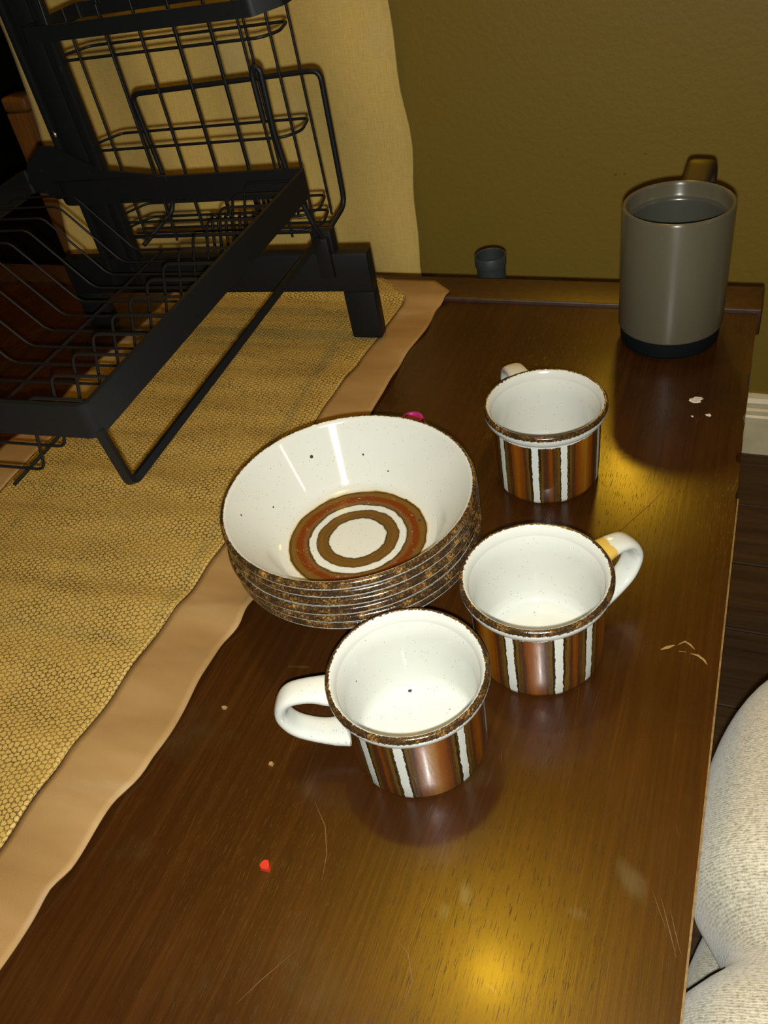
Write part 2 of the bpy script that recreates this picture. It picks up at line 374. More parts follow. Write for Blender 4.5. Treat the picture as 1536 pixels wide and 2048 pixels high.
def tube(bm, pts, rad, n=8, closed=False, flat=None):
    """round wire, or flat=(width, thickness, up vector) strip"""
    pts = [Vector(p) for p in pts]; N = len(pts); rings = []; prev = None
    for i, p in enumerate(pts):
        a = pts[i - 1] if (i > 0 or closed) else p
        c = pts[(i + 1) % N] if (i < N - 1 or closed) else p
        t = (c - a).normalized()
        if prev is None:
            ref = Vector(flat[2]) if flat else (Vector((0, 0, 1)) if abs(t.z) < .9 else Vector((1, 0, 0)))
        else: ref = prev
        s = t.cross(ref).normalized(); u = s.cross(t).normalized(); prev = u
        if flat:
            w2, t2 = flat[0] / 2, flat[1] / 2
            cs = [(t2, w2), (-t2, w2), (-t2, -w2), (t2, -w2)]
            rings.append([bm.verts.new(p + s * q[0] + u * q[1]) for q in cs])
        else: rings.append([bm.verts.new(p + (s * math.cos(2 * PI * k / n) + u * math.sin(2 * PI * k / n)) * rad) for k in range(n)])
    m = len(rings[0])
    for i in range(N if closed else N - 1):
        a, b = rings[i], rings[(i + 1) % N]
        for k in range(m): bm.faces.new((a[k], a[(k + 1) % m], b[(k + 1) % m], b[k]))
    if not closed: bm.faces.new(rings[0]); bm.faces.new(rings[-1][::-1])
    return bm
def wire(name, parent, pts, rad, mat, fil=0.0, closed=False, n=8):
    if fil: pts = fillet(pts, fil, 4, closed)
    return link(name, tube(bmesh.new(), pts, rad, n, closed), mat, parent, True, 60)
def strip(name, parent, pts, width, thick, mat, fil=0.0, closed=False):
    if fil: pts = fillet(pts, fil, 5, closed)
    return link(name, tube(bmesh.new(), pts, 0, closed=closed, flat=(width, thick, (0, 0, 1))), mat, parent, True, 40)

# ------------------------------------------------------------------ the setting
FZ = -0.45; WY = 1.124
bm = boxes((-3.2, 1.6, -1.9, 3.3, FZ - 0.12, FZ - 0.012)); floor = struct(link('floor', bm, M['sub'], None, False))
PW = 0.117; plank_me = None
rows = int((WY + 1.0 + 1.9) / PW) + 1
for i in range(rows):
    y1 = 1.107 + PW - i * PW
    if y1 < -1.2: break
    x = -1.7 - random.choice((0.16, 0.3, 0.45, 0.6))
    while x < 1.5:
        L = 0.9
        o = link('plank', box(bmesh.new(), 0, L - 0.002, -PW + 0.0016, 0, -0.012, 0.0, 0.0012, 1), M['plank'], floor, False) if plank_me is None else bpy.data.objects.new('plank', plank_me)
        if plank_me is None: plank_me = o.data
        else: COL.objects.link(o); o.parent = floor
        o.location = (x, y1, FZ + random.uniform(-0.0006, 0)); x += L
struct(link('wall_back', boxes((-1.07, 1.6, WY, WY + 0.1, FZ - 0.1, 2.0)), M['wall'], None, False))
struct(link('wall_right', boxes((1.5, 1.6, -1.9, WY, FZ - 0.1, 2.0)), M['wall'], None, False))
struct(link('ceiling', boxes((-3.2, 1.6, -1.9, 3.3, 1.98, 2.08)), M['ceil'], None, False))
# dark side room seen through the opening left of the curtain
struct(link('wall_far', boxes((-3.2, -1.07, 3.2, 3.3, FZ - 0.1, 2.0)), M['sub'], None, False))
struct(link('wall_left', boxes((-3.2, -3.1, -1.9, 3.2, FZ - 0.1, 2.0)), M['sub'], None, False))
bb = bmesh.new()
prof = [(0, 0), (0.014, 0), (0.014, 0.066), (0.0115, 0.069), (0.0115, 0.076), (0.0085, 0.079), (0.0085, 0.088), (0.005, 0.094), (0.003, 0.100), (0, 0.100)]
va = [[bb.verts.new((xx, WY - p[0], FZ + p[1])) for p in prof] for xx in (-1.07, 1.5)]
for k in range(len(prof)):
    j = (k + 1) % len(prof); bb.faces.new((va[0][k], va[0][j], va[1][j], va[1][k]))
bb.faces.new(va[0]); bb.faces.new(va[1][::-1])
struct(link('baseboard_back', bb, M['base'], None, False))

# ------------------------------------------------------------------ curtain
def curtain():
    bm = bmesh.new(); NX, NZ = 90, 70; x0, x1, z0, z1 = -1.043, -0.435, -0.40, 1.25
    g = []
    for j in range(NZ + 1):
        z = z0 + (z1 - z0) * j / NZ; row = []
        xl = x0 - 0.008 - 0.032 * min(1.0, max(0.0, (0.08 - z) / 0.22))
        for i in range(NX + 1):
            t = i / NX; x = xl + (x1 - xl) * t
            edge = max(0, (t - 0.9) / 0.1)
            x += 0.0035 * math.sin(z * 21 + 0.8) * edge + 0.002 * math.sin(z * 47) * edge + (0.006 * max(0, z - 0.12) * edge * -2)
            y = WY - 0.034 + 0.008 * math.sin(x * 17 + 0.6 * math.sin(z * 3)) + 0.003 * math.sin(x * 41 + z * 5) + 0.0022 * math.sin(z * 26 + x * 9)
            row.append(bm.verts.new((x, y, z)))
        g.append(row)
    for j in range(NZ):
        for i in range(NX): bm.faces.new((g[j][i], g[j][i + 1], g[j + 1][i + 1], g[j + 1][i]))
    root = thing('curtain', 'tan linen curtain panel hanging on the olive wall behind the black dish rack', 'curtain', (0, 0, 0))
    o = link('panel', bm, M['linen'], root, True, 80)
    md = o.modifiers.new('thick', 'SOLIDIFY'); md.thickness = 0.0014; md.offset = 0
    pts = []
    for j in range(NZ + 1):
        z = z0 + (z1 - z0) * j / NZ; v = 0
        x = x1 + 0.0035 * math.sin(z * 21 + 0.8) + 0.002 * math.sin(z * 47) - 0.012 * max(0, z - 0.12) - 0.0035
        y = WY - 0.034 + 0.008 * math.sin(x * 17 + 0.6 * math.sin(z * 3)) + 0.003 * math.sin(x * 41 + z * 5) + 0.0022 * math.sin(z * 26 + x * 9) - 0.0012
        pts.append((x, y, z))
    link('hem', tube(bmesh.new(), pts, 0, flat=(0.008, 0.0022, (1, 0, 0))), M['linen'], root, True, 60)
curtain()

# wooden post in the dark opening
pr_ = thing('wooden_post', 'orange-brown square wooden post standing in the dark left of the curtain', 'post', (-1.108, 1.145, FZ))
link('shaft', box(bmesh.new(), -0.026, 0.021, -0.02, 0.02, 0, 0.53, 0.003), M['hub'], pr_, True)
link('cap', box(bmesh.new(), -0.027, 0.022, -0.021, 0.021, 0.53, 0.553, 0.006, 3), M['hub'], pr_, True)

# ------------------------------------------------------------------ table
EX = 0.0149; TYF = 0.7295; TX0 = -1.25; TY0 = -0.55
tb = thing('table', 'low dark brown wooden table with worn scratched veneer top and raised back rail', 'table', (0, 0, 0))
def table_top():
    bm = bmesh.new(); T = 0.022
    edge = [(TY0, 0)]
    y = 0.0
    for y, d in ((0.3, 0), (0.42, 0.0), (0.470, 0.0005), (0.482, 0.0016), (0.49, 0.0004), (0.505, 0.0008), (0.5165, 0.0006), (0.520, 0.0036), (0.526, 0.0042), (0.531, 0.0006), (0.556, 0.0010), (0.566, 0.0006), (0.572, 0.0026), (0.580, 0.0007), (0.612, 0.0004), (0.618, 0.0022), (0.632, 0.0026), (0.637, 0.0004), (0.67, 0.0006), (0.70, 0.0), (TYF, 0.0)):
        edge.append((y, d))
    top = [bm.verts.new((EX - d, y, 0)) for y, d in edge] + [bm.verts.new((TX0, TYF, 0)), bm.verts.new((TX0, TY0, 0))]
    bot = [bm.verts.new((v.co.x, v.co.y, -T)) for v in top]
    bm.faces.new(top); bm.faces.new(bot[::-1])
    n = len(top)
    for i in range(n): bm.faces.new((top[i], bot[i], bot[(i + 1) % n], top[(i + 1) % n]))
    bmesh.ops.triangulate(bm, faces=[f for f in bm.faces if len(f.verts) > 4])
    return bm
link('table_top', table_top(), M['table'], tb, False)
link('edge_band', boxes((EX - 0.0001, EX + 0.0009, TY0, 0.478, -0.020, 0.0002)), M['pale'], tb, False)
link('back_rail', box(bmesh.new(), TX0, 0.0185, TYF, 0.772, -0.022, 0.0042, 0.0019, 3), M['railw'], tb, True)
link('apron', boxes((TX0 + 0.05, EX - 0.09, 0.64, 0.66, -0.10, -0.022), (TX0 + 0.05, EX - 0.09, TY0 + 0.06, TY0 + 0.08, -0.10, -0.022), (TX0 + 0.05, TX0 + 0.07, TY0 + 0.06, 0.66, -0.10, -0.022), (EX - 0.11, EX - 0.09, TY0 + 0.06, 0.66, -0.10, -0.022)), M['darkwood'], tb, False)
for lx in (TX0 + 0.06, EX - 0.13):
    for ly in (TY0 + 0.07, 0.625):
        lb = bmesh.new(); bmesh.ops.create_cone(lb, cap_ends=True, segments=16, radius1=0.016, radius2=0.024, depth=-FZ - 0.022)
        o = link('leg', lb, M['darkwood'], tb); o.location = (lx, ly, (FZ - 0.022) / 2)
def flake(name, parent, cx, cy, rx, ry, mat, h=0.0005, n=11, jag=0.35, rot=0.0, z=0.0):
    bm = bmesh.new(); top = []; bot = []
    for i in range(n):
        a = 2 * PI * i / n; k = 1 + random.uniform(-jag, jag)
        px, py = rx * k * math.cos(a), ry * k * math.sin(a)
        px, py = px * math.cos(rot) - py * math.sin(rot), px * math.sin(rot) + py * math.cos(rot)
        top.append(bm.verts.new((cx + px * .85, cy + py * .85, z + h))); bot.append(bm.verts.new((cx + px, cy + py, z)))
    bm.faces.new(top)
    for i in range(n): bm.faces.new((top[i], bot[i], bot[(i + 1) % n], top[(i + 1) % n]))
    return link(name, bm, mat, parent, False)
flake('paint_fleck', tb, -0.0225, 0.591, 0.0042, 0.0042, M['paint'], 0.0004, 13, 0.45)
flake('paint_fleck', tb, -0.0122, 0.5725, 0.0024, 0.0015, M['paint'], 0.0003)
flake('paint_fleck', tb, -0.0235, 0.569, 0.0011, 0.0009, M['paint'], 0.0003)
def scratch(pts, wd):
    bm = bmesh.new(); L = []; N = len(pts)
    for i, (x, y) in enumerate(pts):
        a = Vector(pts[max(0, i - 1)]); c = Vector(pts[min(N - 1, i + 1)]); t = (c - a).normalized()
        k = wd * (0.25 if i in (0, N - 1) else 1) / 2
        L.append((bm.verts.new((x - t.y * k, y + t.x * k, 0.00015)), bm.verts.new((x + t.y * k, y - t.x * k, 0.00015))))
    for i in range(N - 1): bm.faces.new((L[i][0], L[i][1], L[i + 1][1], L[i + 1][0]))
    link('scratch', bm, M['scratch'] if wd > 0.001 else M['scratch_thin'], tb, False)
for pts, wd in (([(-0.0175, 0.336), (-0.014, 0.3385), (-0.0105, 0.341)], 0.0022), ([(-0.0085, 0.342), (-0.005, 0.3452), (-0.002, 0.3435), (0.0008, 0.3405)], 0.0012),
                ([(-0.0075, 0.3372), (-0.0035, 0.3375)], 0.0012), ([(-0.001, 0.337), (0.003, 0.3365), (0.0065, 0.334), (0.0085, 0.331)], 0.0014),
                ([(-0.178, 0.190), (-0.167, 0.179), (-0.160, 0.165), (-0.157, 0.152)], 0.0005), ([(-0.155, 0.118), (-0.166, 0.10), (-0.172, 0.088)], 0.0004),
                ([(0.001, 0.19), (0.0065, 0.176), (0.0105, 0.1655)], 0.0005), ([(0.0055, 0.186), (0.009, 0.176), (0.012, 0.168)], 0.0004), ([(-0.0035, 0.193), (0.001, 0.184), (0.005, 0.1765)], 0.0003),
                ([(-0.068, 0.405), (-0.057, 0.43), (-0.040, 0.463), (-0.034, 0.478)], 0.0005), ([(-0.031, 0.416), (-0.029, 0.44), (-0.026, 0.465)], 0.0006),
                ([(-0.113, 0.137), (-0.104, 0.132), (-0.098, 0.121), (-0.099, 0.108)], 0.0005), ([(-0.096, 0.096), (-0.08, 0.088), (-0.066, 0.080)], 0.0004),
                ([(-0.215, 0.262), (-0.2, 0.27), (-0.183, 0.279)], 0.0004), ([(-0.06, 0.115), (-0.058, 0.104), (-0.057, 0.095)], 0.0004)):
    scratch(pts, wd)
# dirt specks on the veneer
tag(flake('wax_crumb', None, -0.188, 0.150, 0.0031, 0.0029, M['red'], 0.0022, 9, 0.25), 'small red waxy crumb lying alone on the brown table top', 'crumb')
tag(flake('food_crumb', None, -0.212, 0.2045, 0.0015, 0.0013, M['border'], 0.0012, 8, 0.3), 'tiny tan crumb on the table left of the nearest cup', 'crumb')
tag(flake('food_crumb', None, -0.258, 0.232, 0.0018, 0.0012, M['border'], 0.0010, 8, 0.4), 'tiny tan crumb on the table beside the runner edge', 'crumb')

# ------------------------------------------------------------------ runner
def wavez(x, y):
    v = 0.0011 * (1 + math.sin(y * 62 + x * 9 + 1.3 * math.sin(x * 14))) + 0.0007 * (1 + math.sin(y * 131 - x * 22 + 0.4)) + 0.0006 * (1 + math.sin(x * 60 + y * 15))
    v += 0.0022 * math.exp(-((y - 0.105 - 0.22 * (x + 0.29)) / 0.012) ** 2) + 0.0018 * math.exp(-((y - 0.185 - 0.12 * (x + 0.29)) / 0.010) ** 2) + 0.0022 * math.exp(-((y - 0.302 - 0.10 * (x + 0.29)) / 0.011) ** 2) + 0.0014 * math.exp(-((y - 0.412 + 0.05 * (x + 0.4)) / 0.010) ** 2)
    return v
def redge(y):
    P = [(-0.6, -0.300), (0.0, -0.294), (0.061, -0.2895), (0.085, -0.2915), (0.102, -0.291), (0.12, -0.287), (0.154, -0.2868), (0.185, -0.2815), (0.21, -0.280), (0.25, -0.281), (0.273, -0.2828), (0.293, -0.278), (0.309, -0.279), (0.42, -0.2785), (0.53, -0.278), (0.583, -0.2778), (0.632, -0.280), (0.673, -0.2745), (0.71, -0.2775), (0.725, -0.274), (0.74, -0.272), (0.80, -0.272)]
    for (a, b), (c, d) in zip(P, P[1:]):
        if a <= y <= c:
            t = (y - a) / (c - a); t = t * t * (3 - 2 * t); return b + (d - b) * t
    return P[-1][1]
def runner():
    root = thing('table_runner', 'gold honeycomb-patterned table runner with plain tan border lying under the dish rack', 'table runner', (0, 0, 0))
    Y0, Y1 = -0.5, 0.760
    def base(x, y):
        k = 0.0
        if y > TYF - 0.012: k = 0.0050 * min(1.0, (y - TYF + 0.012) / 0.012)
        flat = 1.0
        if y > 0.60: flat = max(0.12, 1 - (y - 0.60) / 0.05)
        return 0.0004 + wavez(x, y) * flat + k
    def sheet(xl, xr, ya, yb, nx, ny, fold=0.0):
        bm = bmesh.new(); g = []
        for j in range(ny + 1):
            y = ya + (yb - ya) * j / ny
            a, b = xl(y), xr(y)
            g.append([bm.verts.new((a + (b - a) * i / nx, y, base(a + (b - a) * i / nx, y) + fold * (i / nx) * (1 + math.sin(y * 88 + 1.9 * math.sin(y * 17) + 1.2 * i / nx)) * (1 if y < 0.69 else 0.3))) for i in range(nx + 1)])
        for j in range(ny):
            for i in range(nx): bm.faces.new((g[j][i], g[j][i + 1], g[j + 1][i + 1], g[j + 1][i]))
        # give the cloth a body
        bmesh.ops.recalc_face_normals(bm, faces=bm.faces)
        return bm
    seam = lambda y: -0.3155 - 0.0205 * max(0, (0.73 - y)) / 0.6 * 0.95
    YM = 0.727
    seamr = lambda y: seam(y) if y < YM else seam(YM) - (y - YM) * (0.038 / (Y1 - YM))
    lseam = lambda y: -0.558
    lout = lambda y: -0.594 + 0.002 * math.sin(y * 40)
    th = []
    th.append(link('woven_panel', sheet(lseam, seamr, Y0, Y1, 70, 300), M['woven'], root, True, 80))
    redge2 = lambda y: redge(y) if y < 0.74 else -0.272 - (y - 0.74) * 1.1
    th.append(link('border', sheet(seamr, redge2, Y0, Y1, 10, 300, 0.0011), M['border'], root, True, 80))
    th.append(link('border', sheet(lout, lseam, Y0, Y1, 8, 300), M['border'], root, True, 80))
    for o in th:
        md = o.modifiers.new('thick', 'SOLIDIFY'); md.thickness = 0.0011; md.offset = 1
    bm = bmesh.new(); pts = [(seamr(y), y, base(seamr(y), y) + 0.0012) for y in [Y0 + (Y1 - Y0) * i / 200 for i in range(201)]]
    link('seam', tube(bm, pts, 0.0004, 6), M['woven'], root)
runner()

# ------------------------------------------------------------------ bowls
def rim_ring(rm, z, hw, hz, n=20):
    pass
def make_bowl():
    root = thing('bowl', '', 'bowl')
    out = [(0.0, 0.0022), (0.030, 0.0022), (0.031, 0.0), (0.0345, 0.0), (0.0355, 0.003), (0.042, 0.0045), (0.049, 0.0065), (0.053, 0.0105), (0.060, 0.0195), (0.068, 0.0300), (0.0740, 0.0385), (0.0760, 0.0416)]
    inn = [(0.0752, 0.0445), (0.0715, 0.0385), (0.064, 0.0265), (0.057, 0.0160), (0.0530, 0.0103), (0.0500, 0.0078), (0.046, 0.0068), (0.03, 0.0064), (0.0, 0.0062)]
    prof = out + inn; mi = [0] * (len(out) - 1) + [1] * len(inn)
    link('bowl_body', lathe(prof, 128, mi), [M['white'], M['bowlin']], root, True, 50)
    rim = [(0.0760, 0.0414), (0.0779, 0.0412), (0.0792, 0.0416), (0.0799, 0.0428), (0.0802, 0.0440), (0.0799, 0.0458), (0.0790, 0.0470), (0.0778, 0.0472), (0.0767, 0.0465), (0.0751, 0.0443), (0.0745, 0.0425)]
    link('rim', lathe(rim, 160, None, True), M['bowlrim'], root, True, 70)
    return root
def dup(root):
    r = root.copy(); COL.objects.link(r)
    for ch in root.children:
        c = ch.copy(); COL.objects.link(c); c.parent = r
    return r
B0 = (-0.2101, 0.3508); bowl0 = make_bowl(); PITCH = 0.0067
blab = ['lowest bowl, resting on the table at the bottom of the stack of six', 'second bowl from the bottom of the stack of speckled bowls', 'third bowl from the bottom in the stack of brown-rimmed bowls',
        'fourth bowl from the bottom, third from the top of the bowl stack', 'bowl directly under the top one in the stack', 'uppermost bowl of the stack, showing brown, red and cream rings inside its white bowl']
for i in range(6):
    o = bowl0 if i == 0 else dup(bowl0)
    k = 5 - i
    o.location = (B0[0] + (0.0009 * math.sin(i * 2.3) if k else 0), B0[1] + (0.0008 * math.cos(i * 1.7) if k else 0), 0.0002 + i * PITCH)
    o.rotation_euler = (0, 0, i * 1.13 + 0.4); o['label'] = blab[i]; o['group'] = 'stack of brown-rimmed bowls'

# ------------------------------------------------------------------ cups
def cup_body_bm():
    out = [(0.0, 0.0018), (0.031, 0.0018), (0.0325, 0.0), (0.0356, 0.0), (0.0370, 0.0010), (0.0376, 0.0035), (0.0380, 0.015), (0.0382, 0.030), (0.0385, 0.046), (0.0387, 0.0520)]
    inn = [(0.0386, 0.0585), (0.0362, 0.0535), (0.0352, 0.045), (0.0346, 0.03), (0.0340, 0.014), (0.0328, 0.0085), (0.0300, 0.0058), (0.02, 0.0052), (0.0, 0.005)]
    return lathe(out + inn, 128, [0] * (len(out) - 1) + [1] * len(inn))
def handle_bm():
    path = fillet([(0.0379, 0, 0.0490), (0.0520, 0, 0.0520), (0.0668, 0, 0.0490), (0.0735, 0, 0.0360), (0.0680, 0, 0.0215), (0.0530, 0, 0.0135), (0.0374, 0, 0.0125)], 0.011, 6)
    bm = bmesh.new(); n = 20; rings = []
    for i, p in enumerate(path):
        a = path[max(0, i - 1)]; c = path[min(len(path) - 1, i + 1)]; t = (c - a).normalized()
        nrm = Vector((-t.z, 0, t.x)); k = i / (len(path) - 1)
        fl = 1 + 0.28 * (abs(k - 0.5) * 2) ** 6
        wv, th = 0.0076 * fl, 0.0034 * fl
        ring = []
        for j in range(n):
            an = 2 * PI * j / n; cx, sx = math.cos(an), math.sin(an)
            ring.append(bm.verts.new(p + Vector((0, 1, 0)) * wv * math.copysign(abs(cx) ** 0.8, cx) + nrm * th * math.copysign(abs(sx) ** 0.8, sx)))
        rings.append(ring)
    for a, b in zip(rings, rings[1:]):
        for j in range(n): bm.faces.new((a[j], a[(j + 1) % n], b[(j + 1) % n], b[j]))
    bm.faces.new(rings[0]); bm.faces.new(rings[-1][::-1])
    return bm
def make_cup():
    root = thing('cup', '', 'cup')
    link('cup_body', cup_body_bm(), [M['stripes'], M['white']], root, True, 50)
    rim = [(0.0384, 0.0530), (0.0400, 0.0532), (0.0414, 0.0545), (0.0424, 0.0565), (0.0430, 0.0590), (0.0429, 0.0612), (0.0420, 0.0627), (0.0408, 0.0630), (0.0395, 0.0620), (0.0384, 0.0588), (0.0376, 0.0565), (0.0378, 0.0540)]
    link('rim', lathe(rim, 160, None, True), M['cuprim'], root, True, 70)
    link('handle', handle_bm(), M['handle'], root, True, 60)
    return root
cup0 = make_cup()
CUPS = [(-0.135, 0.2422, -34.0, -161, 1.0, 'nearest cup, white handle pointing left, tan stripe beside orange panels'),
        (-0.0863, 0.3219, 30.5, 51, 1.0, 'middle cup right of the bowls, handle pointing right with a yellow stain at its root'),
        (-0.1175, 0.4848, 3.0, 123, 1.10, 'farthest striped cup behind the bowls, its handle mostly hidden at the back')]
for i, (cx, cy, na, ha, hs, lab) in enumerate(CUPS):
    o = cup0 if i == 0 else dup(cup0)
    o.location = (cx, cy, 0.0002); ph = math.atan2(-cy, -cx) + math.radians(na - 14.75)
    o.rotation_euler = (0, 0, ph); o['label'] = lab; o['group'] = 'three brown-striped cups'
    h = [c for c in o.children if c.name.startswith('handle')][0]
    h.rotation_euler = (0, 0, math.radians(ha) - ph)
    h.scale = (hs, 1.0, 1.0)
    if i == 1:
        h.data = h.data.copy(); h.data.materials[0] = M['handle_st']; h['label'] = 'white handle with a yellow stain at its upper root'

# ------------------------------------------------------------------ tall grey mug
mg = thing('mug', 'tall grey-brown mug with dark base at the far right corner of the table', 'mug', (-0.055, 0.6855, 0.0003), math.radians(82))
R_ = 0.0428; H_ = 0.1195
prof = [(R_ - 0.0016, 0.0150), (R_ - 0.0004, 0.0158), (R_, 0.017), (R_, 0.06), (R_, H_ - 0.0025), (R_ - 0.0004, H_ - 0.0008), (R_ - 0.0016, H_), (R_ - 0.0028, H_ - 0.0008), (R_ - 0.0034, H_ - 0.003), (R_ - 0.0036, H_ - 0.0095), (R_ - 0.0046, H_ - 0.0118), (R_ - 0.0062, H_ - 0.0130), (R_ - 0.0066, H_ - 0.0150), (R_ - 0.0064, 0.055), (R_ - 0.008, 0.040), (R_ - 0.016, 0.032), (0.0, 0.030)]
link('mug_body', lathe(prof, 128, [0] * 10 + [1] * 6), [M['mug'], M['grey_in']], mg, True, 50)
link('base', lathe([(0, 0), (R_ - 0.005, 0), (R_ - 0.003, 0.0008), (R_ - 0.0022, 0.003), (R_ - 0.0013, 0.0146), (R_ - 0.004, 0.0152), (0, 0.0152)], 96), M['rubber'], mg, True, 50)
hb = bmesh.new()
hp = fillet([(R_ + 0.0005, 0, 0.1060), (R_ + 0.030, 0, 0.1225), (R_ + 0.040, 0, 0.112), (R_ + 0.030, 0, 0.048), (R_ - 0.002, 0, 0.035)], 0.012, 6)
rings = []
for i, p in enumerate(hp):
    a = hp[max(0, i - 1)]; c = hp[min(len(hp) - 1, i + 1)]; t = (c - a).normalized(); nrm = Vector((-t.z, 0, t.x)); ring = []
    for j in range(16):
        an = 2 * PI * j / 16; cx, sx = math.cos(an), math.sin(an)
        ring.append(hb.verts.new(p + Vector((0, 1, 0)) * 0.0115 * math.copysign(abs(cx) ** .6, cx) + nrm * 0.0042 * math.copysign(abs(sx) ** .7, sx)))
    rings.append(ring)
for a, b in zip(rings, rings[1:]):
    for j in range(16): hb.faces.new((a[j], a[(j + 1) % 16], b[(j + 1) % 16], b[j]))
hb.faces.new(rings[0]); hb.faces.new(rings[-1][::-1])
link('handle', hb, M['mugh'], mg, True, 60)

# ------------------------------------------------------------------ small things
tt = thing('tube', 'dark blue-grey open-topped tube standing upright behind the table back rail', 'tube', (-0.2535, 0.824, FZ))
hz = -FZ + 0.004
link('tube_body', lathe([(0, 0), (0.015, 0), (0.0155, 0.002), (0.0152, hz - 0.012), (0.0142, hz - 0.012), (0.0142, hz - 0.03), (0, hz - 0.03)], 40), M['tube'], tt, True, 40)
link('collar', lathe([(0.0153, hz - 0.0125), (0.0166, hz - 0.0115), (0.0168, hz - 0.001), (0.0160, hz), (0.0148, hz - 0.001), (0.0144, hz - 0.012)], 40, None, True), M['tube'], tt, True, 40)
pc = thing('bottle_cap', 'small round magenta plastic cap peeking out behind the bowl stack', 'cap', (-0.2365, 0.522, 0.0003))
link('cap_top', lathe([(0, 0), (0.0098, 0), (0.0098, 0.0075), (0.009, 0.009), (0.0065, 0.0093), (0.006, 0.0083), (0, 0.0083)], 40), M['pink'], pc, True, 40)
link('cap_skirt', lathe([(0.0096, 0.0004), (0.0106, 0.0006), (0.0106, 0.0028), (0.0096, 0.003)], 40, None, True), M['pink'], pc, True, 40)

# ------------------------------------------------------------------ dish rack
RK = thing('dish_rack', 'black metal two-tier wire dish rack standing on the gold runner at the left', 'dish rack')
RK.location = (-0.312, 0.6502, 0.0034)
RK.rotation_euler = (0.0095, -0.0207, 0.044)
BK = M['black']
HB, BH, LW, LD = 0.085, 0.0376, 0.0302, 0.0147
def lf(x): return 0.0 - 0.0207 * x      # leg bottoms follow the table
link('foot_bar', box(bmesh.new(), -0.335, 0, 0, LD, HB - BH, HB, 0.0015), BK, RK)
link('leg', box(bmesh.new(), -LW, 0, 0, LD, 0.0, HB - BH, 0.0015), BK, RK)
link('leg', box(bmesh.new(), -0.335, -0.335 + LW, 0, LD, 0.0072, HB - BH, 0.0015), BK, RK)
link('leg_pad', box(bmesh.new(), -LW + 0.001, -0.001, 0.001, LD - 0.001, -0.0012, 0.0005), M['rubber'], RK)
# post: a folded channel
p1, p2 = -0.281, -0.2393
link('post', boxes((p1, p2, 0.004, 0.006, HB - 0.03, 0.46), (p1, p1 + 0.006, -0.004, 0.005, HB - 0.03, 0.46), (p2 - 0.007, p2, -0.004, 0.005, HB - 0.03, 0.46), (p1 + 0.010, p2 - 0.014, 0.0, 0.005, HB - 0.03, 0.46), bev=0.0007), BK, RK)
sb = bmesh.new(); bmesh.ops.create_uvsphere(sb, u_segments=16, v_segments=8, radius=0.0032)
so = link('screw', sb, M['steel'], RK); so.location = (-0.2755, -0.0045, 0.2075); so.scale = (1, 0.6, 1)
hbm = bmesh.new()
hp2 = [(-0.325, 0.1665), (-0.318, 0.184), (-0.298, 0.1985), (-0.283, 0.1985), (-0.238, 0.1745), (-0.17, 0.1655), (-0.17, 0.158), (-0.300, 0.150)]
fa = [hbm.verts.new((x, -0.0070, z)) for x, z in hp2]; fb = [hbm.verts.new((x, -0.0042, z)) for x, z in hp2]
hbm.faces.new(fa); hbm.faces.new(fb[::-1])
for i in range(len(hp2)): hbm.faces.new((fa[i], fb[i], fb[(i + 1) % len(hp2)], fa[(i + 1) % len(hp2)]))
link('hinge_plate', hbm, BK, RK, False)
# right upright rod with hooked end, in a socket
link('socket', boxes((-0.051, -0.031, 0.002, 0.014, HB - 0.014, 0.1055), (-0.047, -0.033, -0.004, 0.004, HB - 0.022, 0.101), bev=0.0012), BK, RK)
wire('upright_rod', RK, [(-0.0395, 0.003, 0.100), (-0.0420, -0.002, 0.112), (-0.0545, -0.004, 0.160), (-0.0572, -0.005, 0.195), (-0.0557, -0.005, 0.2430), (-0.0605, -0.005, 0.2462), (-0.0640, -0.005, 0.241), (-0.0640, -0.005, 0.204)], 0.0024, BK, 0.006)
# back frame of thick wire
wire('back_frame', RK, [(-0.044, 0.010, 0.094), (-0.033, 0.05, 0.1095), (-0.0305, 0.05, 0.2245), (-0.2205, 0.05, 0.2200), (-0.2150, 0.05, 0.1410), (-0.216, 0.05, 0.112), (-0.236, 0.010, 0.094)], 0.0024, BK, 0.009)
# tray
tx, xl_, t1, t2, tz, th_ = -0.035, -0.358, -0.008, -0.3471, 0.1665, 0.0225
zc = tz - th_ / 2
strip('tray_band', RK, [(xl_, 0.030, zc), (-0.320, 0.022, zc), (-0.290, t1, zc), (tx, t1, zc), (tx, t2, zc), (xl_, t2, zc)], th_, 0.0016, BK, 0.007, True)
strip('rim_lip', RK, [(xl_ + 0.001, 0.029, tz), (-0.320, 0.021, tz), (-0.290, t1 - 0.001, tz), (tx - 0.001, t1 - 0.001, tz), (tx - 0.001, t2 + 0.001, tz), (xl_ + 0.001, t2 + 0.001, tz)], 0.0008, 0.0034, BK, 0.006, True)
FLZ = 0.099
strip('side_loop', RK, [(tx - 0.001, t2 + 0.0035, tz - th_ + 0.004), (tx - 0.004, t2 + 0.011, FLZ), (tx - 0.0065, -0.004, FLZ + 0.001)], 0.0050, 0.0050, BK, 0.008)
